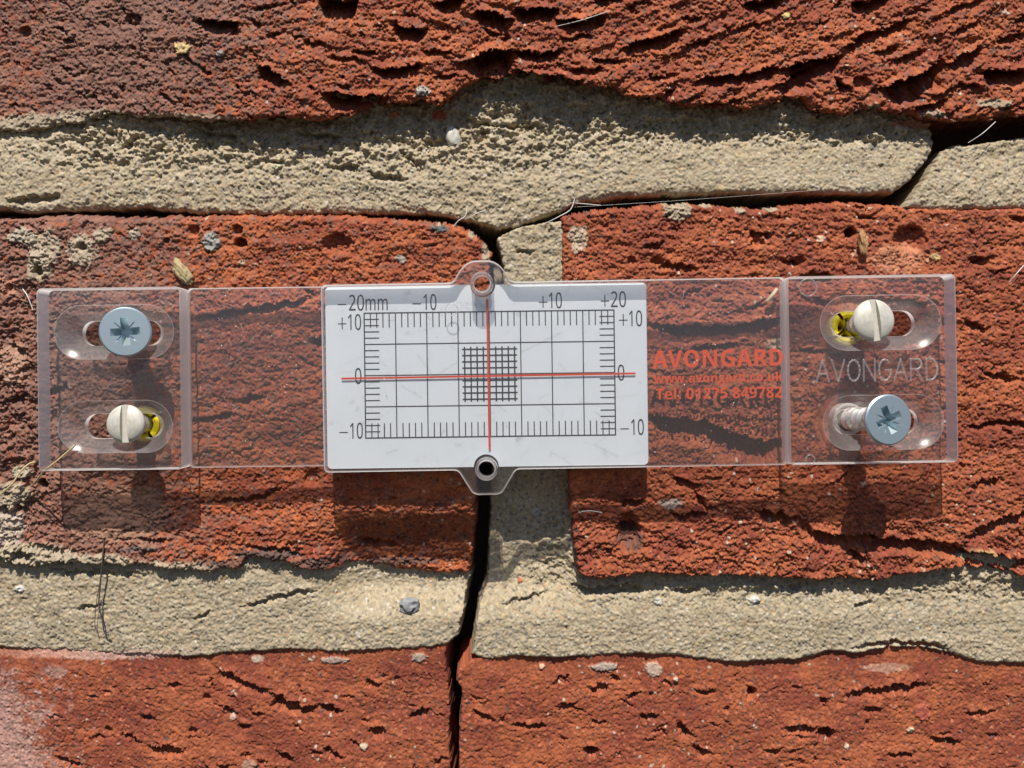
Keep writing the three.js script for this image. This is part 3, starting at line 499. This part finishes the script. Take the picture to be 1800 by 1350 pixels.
// white panel: print on the plate, with scuffs and smears of its own
{
  const s = tabbedShape(-26.2, 25.2, 14.55, null, [], NOTCH);
  const N = 512, M = 288, data = new Uint8Array(N * M * 4);
  const scratch = [];
  for (let i = 0; i < 46; i++) scratch.push([rnd(), rnd(), (rnd() - 0.5) * 0.16, (rnd() - 0.5) * 0.16, 0.05 + 0.1 * rnd()]);
  scratch.push([0.135, 0.66, 0.05, -0.10, 0.10], [0.285, 0.62, 0.045, -0.11, 0.11], [0.325, 0.64, -0.005, -0.1, 0.08], [0.61, 0.63, 0.12, 0.10, 0.16], [0.32, 0.48, 0.09, 0.10, 0.13]);
  for (let j = 0; j < M; j++) for (let i = 0; i < N; i++) {
    const u = i / N, v = j / M;
    let k = 0.985 + 0.02 * fbm(u * 9, v * 5, 4);
    const smear = sstep(0.18, 0.5, fbm(u * 26 + 4, v * 15, 4)) * sstep(0.1, 0.45, fbm(u * 5 + 30, v * 3, 2)); k -= 0.13 * smear;
    for (const [a, b, dx, dy, s] of scratch) { const l2 = dx * dx + dy * dy, t = Math.min(1, Math.max(0, ((u - a) * dx + (v - b) * dy * 0.32) / (dx * dx + dy * dy * 0.32))), e = Math.hypot(u - a - dx * t, (v - b - dy * t) * 0.57); if (e < 0.006) k -= s * (1 - e / 0.006) * (0.35 + 0.65 * Math.max(0, noise(u * 160, v * 90))); }
    if (noise(u * 210, v * 118) > 0.9) k -= 0.22;
    const o = (j * N + i) * 4; data[o] = 232 * k; data[o + 1] = 245 * k; data[o + 2] = 252 * k; data[o + 3] = 255;
  }
  const tex = new THREE.DataTexture(data, N, M); tex.colorSpace = THREE.SRGBColorSpace; tex.magFilter = THREE.LinearFilter; tex.minFilter = THREE.LinearFilter; tex.needsUpdate = true;
  const g = new THREE.ExtrudeGeometry(s, { depth: 0.05, bevelEnabled: false, curveSegments: 12 }), uv = g.attributes.uv, p = g.attributes.position;
  for (let i = 0; i < uv.count; i++) uv.setXY(i, (p.getX(i) + 26.2) / 51.4, (p.getY(i) + HL) / (2 * HL));
  g.translate(0, -0.3, Z.thin + 0.01);
  part('white_panel', scaled(g), new THREE.MeshStandardMaterial({ map: tex, roughness: 0.6 }), scalePlate, 'white printed panel with smears and scratches');
}
{
  const z = Z.paper + 0.02, g = [], W1 = 0.17, W2 = 0.24;
  for (const y of [-10, 10]) g.push(bar(-20.07, y, 20.07, y, W1 + 0.03, z));
  for (const x of [-20, 20]) g.push(bar(x, -10, x, 10, W1 + 0.03, z + 0.001));
  for (const y of [-5, 0, 5]) g.push(bar(-20, y, 20, y, W1, z + 0.002));
  for (const x of [-15, -10, -5, 0, 5, 10, 15]) g.push(bar(x, -10, x, 10, W1, z + 0.003));
  for (let x = -19; x <= 19; x++) if (x % 5) for (const s of [-1, 1]) g.push(bar(x, 10 * s, x, 7.65 * s, W1, z + 0.004));
  for (let y = -9; y <= 9; y++) if (y % 5) for (const s of [-1, 1]) g.push(bar(20 * s, y, 17.65 * s, y, W1, z + 0.005));
  for (let k = -4; k <= 4; k++) if (k) { g.push(bar(-4.4, k, 4.4, k, W2, z + 0.006)); g.push(bar(k, -4.4, k, 4.4, W2, z + 0.007)); }
  part('grid_print', scaled(mergeGeometries(g)), ink, scalePlate, 'black millimetre grid with a dense square in its middle');
  const t = [], zt = z - 0.01, h = 2.55, sign = (x, y, plus) => { t.push(bar(x, y + 1.0, x + 1.35, y + 1.0, 0.16, zt + 0.01)); if (plus) t.push(bar(x + 0.675, y + 0.1, x + 0.675, y + 2.0, 0.16, zt + 0.012)); };
  const num = (s, x0, x1, y) => t.push(writing(s, fontThin, x0, x1, y, h, zt));
  sign(-24.2, 10.45, false); num('20', -22.4, -20.0, 10.45); t.push(writing('mm', fontThin, -19.75, -16.2, 10.45, 1.85, zt));
  sign(-12.2, 10.4, false); num('10', -10.5, -8.4, 10.4); sign(8.0, 10.4, true); num('10', 9.6, 11.7, 10.4); sign(17.9, 10.45, true); num('20', 19.55, 21.95, 10.45);
  for (const [x, d] of [[-24.2, 0], [20.8, 0]]) { sign(x, 7.35, true); num('10', x + 1.6, x + 3.7, 7.35); sign(x, -10.05, false); num('10', x + 1.7, x + 3.75, -10.05); }
  num('0', -21.6, -20.55, -1.3); num('0', 20.5, 21.55, -1.3);
  part('numeral_print', scaled(mergeGeometries(t)), ink, scalePlate);
}
// --- the front plate, with the red crosshair
const cursorPlate = thing('cursor_plate', 'clear plastic front plate with red crosshair and red maker lettering', 'crack gauge', 'two overlapping halves of the crack gauge');
cursorPlate.position.set(WX(858.5, 5.4) * MM, WY(661, 5.4) * MM, 0); cursorPlate.rotation.z = TILT_R;
const ox = WX(858.5, 5.4), HR = 14.85, xr0 = WX(565, Z.front) - ox, xr1 = WX(1386, Z.front) - ox, xr2 = WX(1683, Z.front) - ox;
const TAB_R = { tx: -0.75, bx: -0.45, top: 18.3, bottom: -18.8 }, RT = [-0.72, 14.6], RB = [-0.5, -14.65];
plate('plate', tabbedShape(xr0, xr1 - 0.05, HR, TAB_R, [[...RT, 1.3], [...RB, 1.3]]), Z.front0, Z.mid, cursorPlate);
mountingPad(cursorPlate, xr1, -HR, xr2, HR, Z.back, Z.front, [[61.9, 7.35, 9.5, 4.3, 6.6, 2.05], [62.1, -8.35, 9.5, 4.3, 6.6, 2.05]]);
boss(cursorPlate, ...RT, 4.2, 8.6, 1.28, 1.75); boss(cursorPlate, ...RB, 4.2, 8.6, 1.28, 1.75);
for (const [x, y, r] of [[-5.6, 10.6, 0.95]]) { const g = new THREE.TorusGeometry(r, 0.09, 8, 40); g.translate(x, y, Z.mid); part('moulding_mark', scaled(bare(g)), bevelClear, cursorPlate); }
for (const [x, y, r] of [[xr1 + 3.3, 13.1, 1.35], [xr1 + 3.2, -14.0, 0.7]]) { const g = new THREE.TorusGeometry(r, 0.1, 8, 40); g.translate(x, y, Z.front); part('moulding_mark', scaled(bare(g)), bevelClear, cursorPlate); }
{
  const z = Z.front0 - 0.03;
  part('crosshair', scaled(mergeGeometries([bar(-23.5, -0.02, 23.5, 0.02, 0.32, z), bar(0, 12.35, 0, -11.75, 0.34, z - 0.003)])), redInk, cursorPlate, 'thin red crosshair');
  const t = [], x0 = WX(1147, 5.4) - ox, x1 = WX(1377, 5.4) - ox, y = (p) => WY(p, 5.4) - WY(661, 5.4) - 0.66;
  t.push(writing('AVONGARD', fontBold, x0, x1, y(644), 2.75, z));
  t.push(writing('www.avongard.co.uk', fontBold, x0 + 0.2, x1 - 0.1, y(671), 1.5, z));
  t.push(writing('Tel: 01275 849782', fontBold, x0 + 0.5, x1 - 0.2, y(700), 1.85, z));
  for (const g of t) { const p = g.attributes.position; for (let i = 0; i < p.count; i++) p.setY(i, p.getY(i)); }
  part('red_lettering', scaled(mergeGeometries(t)), redInkThin, cursorPlate, 'red printed maker lettering in three lines');
  const arc = (cx, cy, rx, ry, a0, a1) => Array.from({ length: 15 }, (_, i) => { const t = (a0 + (a1 - a0) * i / 14) * Math.PI / 180; return [cx + rx * Math.cos(t), cy + ry * Math.sin(t)]; });
  const STROKES = {
    A: [[[0, 0], [0.5, 1], [1, 0]], [[0.2, 0.36], [0.8, 0.36]]], V: [[[0, 1], [0.5, 0], [1, 1]]], O: [arc(0.5, 0.5, 0.48, 0.5, 0, 360)], N: [[[0.05, 0], [0.05, 1], [0.95, 0], [0.95, 1]]],
    G: [[...arc(0.5, 0.5, 0.48, 0.5, 45, 360), [0.55, 0.5]]], R: [[[0.08, 0], [0.08, 1], [0.5, 1], ...arc(0.55, 0.76, 0.38, 0.24, 80, -80), [0.08, 0.52]], [[0.5, 0.52], [0.95, 0]]], D: [[[0.08, 0], [0.08, 1], [0.4, 1], ...arc(0.42, 0.5, 0.52, 0.5, 80, -80), [0.4, 0], [0.08, 0]]],
  };
  const e = [], lx = WX(1433, Z.front) - ox, wide = WX(1652, Z.front) - WX(1433, Z.front), ly = WY(670, Z.front) - WY(661, 5.4) - 0.95, tall = 3.3, step = wide / 8;
  [...'AVONGARD'].forEach((ch, k) => STROKES[ch].forEach((line) => line.slice(1).forEach((q, i) => {
    const at = ([u, v]) => new THREE.Vector3(lx + step * (k + 0.08 + 0.8 * u), ly + tall * v, Z.front), p0 = at(line[i]), p1 = at(q), l = p0.distanceTo(p1);
    if (l < 0.01) return;
    const c = new THREE.CapsuleGeometry(0.17, l, 3, 8); c.scale(1, 1, 0.9); c.rotateZ(Math.atan2(p1.y - p0.y, p1.x - p0.x) - Math.PI / 2); c.translate((p0.x + p1.x) / 2, (p0.y + p1.y) / 2, Z.front); e.push(bare(c));
  })));
  part('raised_lettering', scaled(mergeGeometries(e)), bevelClear, cursorPlate, 'raised clear maker lettering between the slots');
}

function dust(parent, n, x0, x1, h, z) {                 // loose specks and lint on the plastic
  const g = [];
  for (let i = 0; i < n; i++) {
    const l = rnd() < 0.12 ? 0.4 + 1.2 * rnd() : 0.06 + 0.12 * rnd(), w = l > 0.3 ? 0.025 : l * (0.5 + 0.5 * rnd()), q = new THREE.BoxGeometry(l, w, 0.02);
    q.rotateZ(rnd() * 6.3); q.translate(lerp(x0, x1, rnd()), (rnd() * 2 - 1) * h, z + 0.012); g.push(bare(q));
  }
  const m = part('dust', scaled(mergeGeometries(g)), stuffWhite, parent); m.userData.kind = 'stuff';
}
const stuffWhite = new THREE.MeshStandardMaterial({ color: new THREE.Color().setRGB(0.62, 0.58, 0.53), roughness: 0.9 });
dust(scalePlate, 70, xl1 + 1, xr0 - 3, HL - 0.6, Z.thin);
dust(cursorPlate, 150, xr0 + 0.5, xr1 - 0.5, HR - 0.6, Z.mid);

// ---------------------------------------------------------------- screws and plugs
const zinc = new THREE.MeshStandardMaterial({ color: new THREE.Color().setRGB(0.50, 0.61, 0.65), roughness: 0.42, metalness: 0.8 });
const zincPale = new THREE.MeshStandardMaterial({ color: new THREE.Color().setRGB(0.78, 0.77, 0.74), roughness: 0.42, metalness: 0.8 });
const dullZinc = (() => {
  const N = 128, d = new Uint8Array(N * N * 4);
  for (let j = 0; j < N; j++) for (let i = 0; i < N; i++) { const k = 0.94 + 0.12 * fbm(i / 14, j / 14, 4) - 0.3 * Math.max(0, noise(i / 5, j / 5) - 0.55), o = (j * N + i) * 4; d[o] = 214 * k; d[o + 1] = 211 * k; d[o + 2] = 198 * k; d[o + 3] = 255; }
  const t = new THREE.DataTexture(d, N, N); t.colorSpace = THREE.SRGBColorSpace; t.magFilter = THREE.LinearFilter; t.wrapS = t.wrapT = THREE.RepeatWrapping; t.needsUpdate = true;
  return new THREE.MeshStandardMaterial({ map: t, roughness: 0.5, metalness: 0.15, bumpMap: t, bumpScale: 0.00006 });
})();
const yellow = new THREE.MeshStandardMaterial({ color: new THREE.Color().setRGB(0.82, 0.72, 0.015), roughness: 0.4 });
const evaluator = new Evaluator(); evaluator.useGroups = false; evaluator.attributes = ['position', 'normal', 'uv'];
const brush = (g) => { const b = new Brush(g); b.updateMatrixWorld(); return b; };
const lathe = (pts, n = 64) => { const g = new THREE.LatheGeometry(pts.map(([r, z]) => new THREE.Vector2(r, z)), n); g.rotateX(Math.PI / 2); return g; };
function wedge(w0, l0, w1, l1, depth, zTop) {           // tapered bar, wide at the top
  const g = new THREE.BoxGeometry(1, 1, depth), p = g.attributes.position;
  for (let i = 0; i < p.count; i++) { const top = p.getZ(i) > 0; p.setXYZ(i, p.getX(i) * (top ? l0 : l1), p.getY(i) * (top ? w0 : w1), p.getZ(i) + zTop - depth / 2); }
  g.computeVertexNormals(); return g;
}
function thread(r, pitch, z0, z1) {
  const pts = []; for (let z = z1; z > z0; z -= pitch) pts.push([r * 0.78, z], [r * 0.78, z - pitch * 0.35], [r, z - pitch * 0.6], [r, z - pitch * 0.7], [r * 0.78, z - pitch]);
  pts.push([0.01, z0 - 1.5]); return lathe(pts, 28);
}
function pozidriv(parent, turn) {                       // origin at the middle of the head's face
  const R = 3.86;
  let b = brush(lathe([[0, -3.1], [1.9, -2.9], [R - 0.1, -0.75], [R, -0.6], [R, -0.22], [R - 0.22, -0.02], [0, 0]], 72));
  const cut = (g) => { b = evaluator.evaluate(b, brush(g), SUBTRACTION); };
  for (const a of [0, Math.PI / 2]) { const g = wedge(1.2, 4.4, 0.66, 1.6, 2.0, 0.03); g.rotateZ(a + turn); cut(g); }
  { const g = new THREE.CylinderGeometry(1.35, 0.4, 1.9, 4); g.rotateX(Math.PI / 2); g.rotateZ(turn); g.translate(0, 0, -0.9); cut(g); }
  for (const a of [Math.PI / 4, -Math.PI / 4]) { const g = wedge(0.22, 4.4, 0.06, 2.4, 0.35, 0.03); g.rotateZ(a + turn); cut(g); }
  const head = part('screw_head', scaled(toCreasedNormals(bare(b.geometry), 0.5)), zinc, parent);
  part('screw_shank', scaled(lathe([[1.75, -2.9], [1.75, -4.4], [1.45, -4.6], [1.45, -5.0]], 36)), zincPale, parent);
  part('screw_thread', scaled(thread(1.9, 1.5, -16, -5.0)), zincPale, parent);
  return head;
}
function slotted(parent, turn, R = 3.0) {
  const dome = [];
  for (let i = 0; i <= 14; i++) { const a = i / 14 * Math.PI / 2; dome.push([R * Math.sin(a), -1.15 + 1.15 * Math.cos(a)]); }
  let b = brush(lathe([...dome.slice(0).reverse().map(([r, z]) => [r, z]), ].reverse().concat([[R, -1.3], [R - 0.1, -1.4], [1.6, -2.9], [0, -3]]).reverse(), 72));
  const g = new THREE.BoxGeometry(1.12, 8, 1.9); g.translate(0.05, 0, 0.0); g.rotateZ(turn);
  b = evaluator.evaluate(b, brush(g), SUBTRACTION);
  const geometry = toCreasedNormals(b.geometry.index ? b.geometry.toNonIndexed() : b.geometry, 0.6);
  part('screw_head', scaled(geometry), dullZinc, parent);
  part('screw_shank', scaled(lathe([[1.55, -2.6], [1.55, -5.5], [1.3, -5.6]], 36)), dullZinc, parent);
  part('screw_thread', scaled(thread(1.7, 1.2, -15, -5.6)), dullZinc, parent);
}
function place(g, x, y, z, pxFoot, pyFoot, zFoot) {      // head at a pixel and height, shank towards its foot in the wall
  const head = new THREE.Vector3(WX(x, z), WY(y, z), z), foot = new THREE.Vector3(WX(pxFoot, zFoot), WY(pyFoot, zFoot), zFoot);
  g.position.copy(head).multiplyScalar(MM);
  g.quaternion.setFromUnitVectors(new THREE.Vector3(0, 0, 1), head.clone().sub(foot).normalize());
}
{
  const s1 = thing('cross_head_screw', 'zinc cross head screw sitting flat in the upper slot beside the scale', 'screw', 'screws fixing the gauge'); pozidriv(s1, 0.08); place(s1, 220, 583, 9.6, 236, 590, 0);
  const s2 = thing('slotted_screw', 'dull slotted screw with yellow plug showing on the side towards the scale', 'screw', 'screws fixing the gauge'); slotted(s2, 0.02); place(s2, 216, 745, 9.2, 254, 745, 0.5);
  const s3 = thing('slotted_screw', 'pale slotted screw leaning away from a bright yellow plug above raised lettering', 'screw', 'screws fixing the gauge'); slotted(s3, 0.12, 3.3); place(s3, 1541, 562, 9.6, 1500, 572, 0.8);
  const s4 = thing('cross_head_screw', 'zinc cross head screw standing proud and tilted below raised lettering', 'screw', 'screws fixing the gauge'); pozidriv(s4, 0.42); place(s4, 1563, 738, 13.2, 1488, 736, 1.5);
  function plug(label, x, y, z) {
    const p = thing('wall_plug', label, 'wall plug', 'plugs in the brick');
    let b = brush(lathe([[1.5, -12], [1.5, 0], [1.7, 0.7], [2.2, 1.0], [2.7, 0.85], [2.85, 0.2], [2.7, -0.2], [2.5, -12], [1.5, -12]], 48));
    for (const a of [0.6, 0.6 + Math.PI / 2]) { const g = new THREE.BoxGeometry(8, 0.5, 5); g.rotateZ(a); g.translate(0, 0, 0); b = evaluator.evaluate(b, brush(g), SUBTRACTION); }
    part('plug_sleeve', scaled(toCreasedNormals(bare(b.geometry), 0.6)), yellow, p);
    p.position.set(WX(x, z) * MM, WY(y, z) * MM, z * MM);
  }
  plug('yellow plastic wall plug behind the dull slotted screw beside the scale', 254, 745, 1.7);
  plug('bright yellow plastic wall plug behind the leaning slotted screw', 1488, 577, 2.0);
  { // the pale sleeve round the proud screw
    const p = solo('wall_plug', scaled(lathe([[1.95, -11], [1.95, 1.4], [2.1, 1.6], [2.5, 1.6], [2.6, 1.4], [2.6, -11], [1.95, -11]], 40)), new THREE.MeshStandardMaterial({ color: new THREE.Color().setRGB(0.62, 0.60, 0.56), roughness: 0.55 }), 'pale grey wall plug round the proud tilted screw', 'wall plug', 'plugs in the brick');
    p.position.set(WX(1487, 1) * MM, WY(736, 1) * MM, 0.9 * MM);
  }
}

// ---------------------------------------------------------------- small things on the wall
const stuffMaterial = (r, g, b, rough = 0.8) => new THREE.MeshStandardMaterial({ color: new THREE.Color().setRGB(r, g, b), roughness: rough });
function pebble(name, x, y, z, sx, sy, sz, turn, material, label, category, detail = 5, bumps = 0.07) {
  const g = new THREE.IcosahedronGeometry(1, detail), m = mergeVertices(bare(g).deleteAttribute('normal')), p = m.attributes.position, o = rnd() * 50;
  for (let i = 0; i < p.count; i++) { const a = p.getX(i), b = p.getY(i), c = p.getZ(i), k = 1 + 0.22 * noise(a * 1.3 + o, b * 1.3 + c) + bumps * noise(a * 4 + o, b * 4 - c * 3) + 0.5 * bumps * noise(a * 11 + o, b * 11 + c * 9); p.setXYZ(i, a * k * sx, b * k * sy, c * k * sz); }
  m.rotateZ(turn); m.computeVertexNormals(); m.translate(WX(x, z), WY(y, z), z);
  return solo(name, scaled(detail < 3 ? toCreasedNormals(m.toNonIndexed(), 0.3) : m), material, label, category);
}
pebble('pebble', 796, 243, -2.0, 1.15, 2.0, 1.0, 0.1, stuffMaterial(0.55, 0.53, 0.47, 0.35), 'smooth whitish pebble set in the upper mortar bed', 'pebble');
pebble('stone_chip', 719, 1064, -1.3, 1.7, 1.35, 0.9, 0.5, stuffMaterial(0.24, 0.25, 0.26, 0.6), 'angular grey stone chip stuck in the lower mortar bed', 'stone', 2, 0.35);
pebble('cocoon', 321, 479, 1.5, 1.1, 2.3, 0.9, 0.6, stuffMaterial(0.40, 0.32, 0.17), 'small tan cocoon on the brick just above the clear plate', 'cocoon', 8, 0.28);
pebble('cocoon', 1517, 427, 1.3, 0.75, 2.0, 0.8, 0.08, stuffMaterial(0.40, 0.22, 0.10), 'brown upright cocoon beside a small round hole in the brick', 'cocoon', 8, 0.3);
function strand(name, pts, r, material, label, category, group, taper = 1) {
  const c = new THREE.CatmullRomCurve3(pts.map(([x, y, z]) => new THREE.Vector3(WX(x, z), WY(y, z), z))), g = new THREE.TubeGeometry(c, 60, r, 6);
  return solo(name, scaled(g), material, label, category, group);
}
const silk = new THREE.MeshStandardMaterial({ color: new THREE.Color().setRGB(0.75, 0.73, 0.70), roughness: 0.35 });
const straw = stuffMaterial(0.52, 0.42, 0.22, 0.6), rootlet = stuffMaterial(0.07, 0.05, 0.045, 0.8);
strand('grass_stem', [[133, 782, 8.2], [118, 795, 7.9], [98, 812, 7.8], [80, 826, 7.2], [66, 842, 4.5], [55, 855, 1.6]], 0.14, straw, 'thin dry grass stem bent over the corner of the clear plate', 'grass stem');
strand('grass_stem', [[2, 868, 1.8], [22, 850, 2.4], [35, 830, 2.0], [52, 815, 1.4], [62, 812, 1.2]], 0.15, straw, 'short dry grass stem curled on the brick beside the plate corner', 'grass stem');
strand('rootlet', [[183, 945, 0.5], [180, 985, 1.2], [176, 1030, 0.7], [174, 1065, 0.5], [180, 1090, 0.2], [184, 1112, 0.1], [192, 1117, 0.0]], 0.13, rootlet, 'dark thin rootlet hanging over the lower left mortar bed', 'rootlet');
strand('rootlet', [[182, 960, 0.7], [178, 1010, 0.9], [170, 1055, 0.3], [167, 1100, 0.1], [171, 1112, 0.0]], 0.06, rootlet, 'finer brown rootlet hanging close beside the thicker dark rootlet', 'rootlet');
strand('straw_fleck', [[1350, 529, 2.2], [1357, 520, 2.6], [1366, 508, 2.4]], 0.34, stuffMaterial(0.62, 0.54, 0.36), 'pale flattened straw fleck on the brick seen through the clear plate', 'straw');
for (const [pts, r, label] of [
  [[[975, 47, 1.8], [1020, 36, 3.0], [1072, 19, 2.6]], 0.05, 'silk thread slanting across the layered upper brick'],
  [[[797, 398, 0.3], [806, 388, 0.6], [818, 379, 0.5], [821, 362, 0.4]], 0.07, 'kinked silk thread spanning the joint beside the crack mouth'],
  [[[822, 384, 0.3], [838, 375, 0.8], [852, 370, 0.4]], 0.06, 'short curved silk thread hanging below the upper mortar bed'],
  [[[958, 393, 0.4], [980, 382, 1.2], [1003, 368, 0.8], [1010, 350, 0.4]], 0.07, 'silk thread stretched from the upright mortar joint to the bed above'],
  [[[1012, 357, 0.6], [1035, 359, 1.0], [1056, 361, 0.6]], 0.06, 'glinting silk thread lying along the dark upper joint'],
  [[[1010, 364, 0.2], [1200, 352, 1.2], [1440, 334, 0.4]], 0.016, 'very long fine silk thread along the underside of the upper mortar bed'],
  [[[1702, 251, 0.2], [1725, 236, 1.4], [1750, 214, 0.8]], 0.06, 'silk thread above the small split mortar piece'],
  [[[1774, 496, 1.4], [1786, 482, 2.0], [1800, 466, 1.6]], 0.07, 'pale bristle on the brick to the side of the raised lettering'],
  [[[1022, 899, 1.4], [1038, 898, 1.7], [1058, 901, 1.4]], 0.08, 'pale short bristle on the shaded brick below the white panel'],
  [[[40, 508, 1.6], [48, 520, 2.4], [58, 545, 2.2]], 0.08, 'pale bristle on the brick beside the clear pad corner'],
]) strand('silk_thread', pts, r, silk, label, 'thread', 'threads and bristles on the wall');

scene.traverse((o) => { if (o.isMesh ) { o.castShadow = true; o.receiveShadow = true; } });
renderer.render(scene, camera);
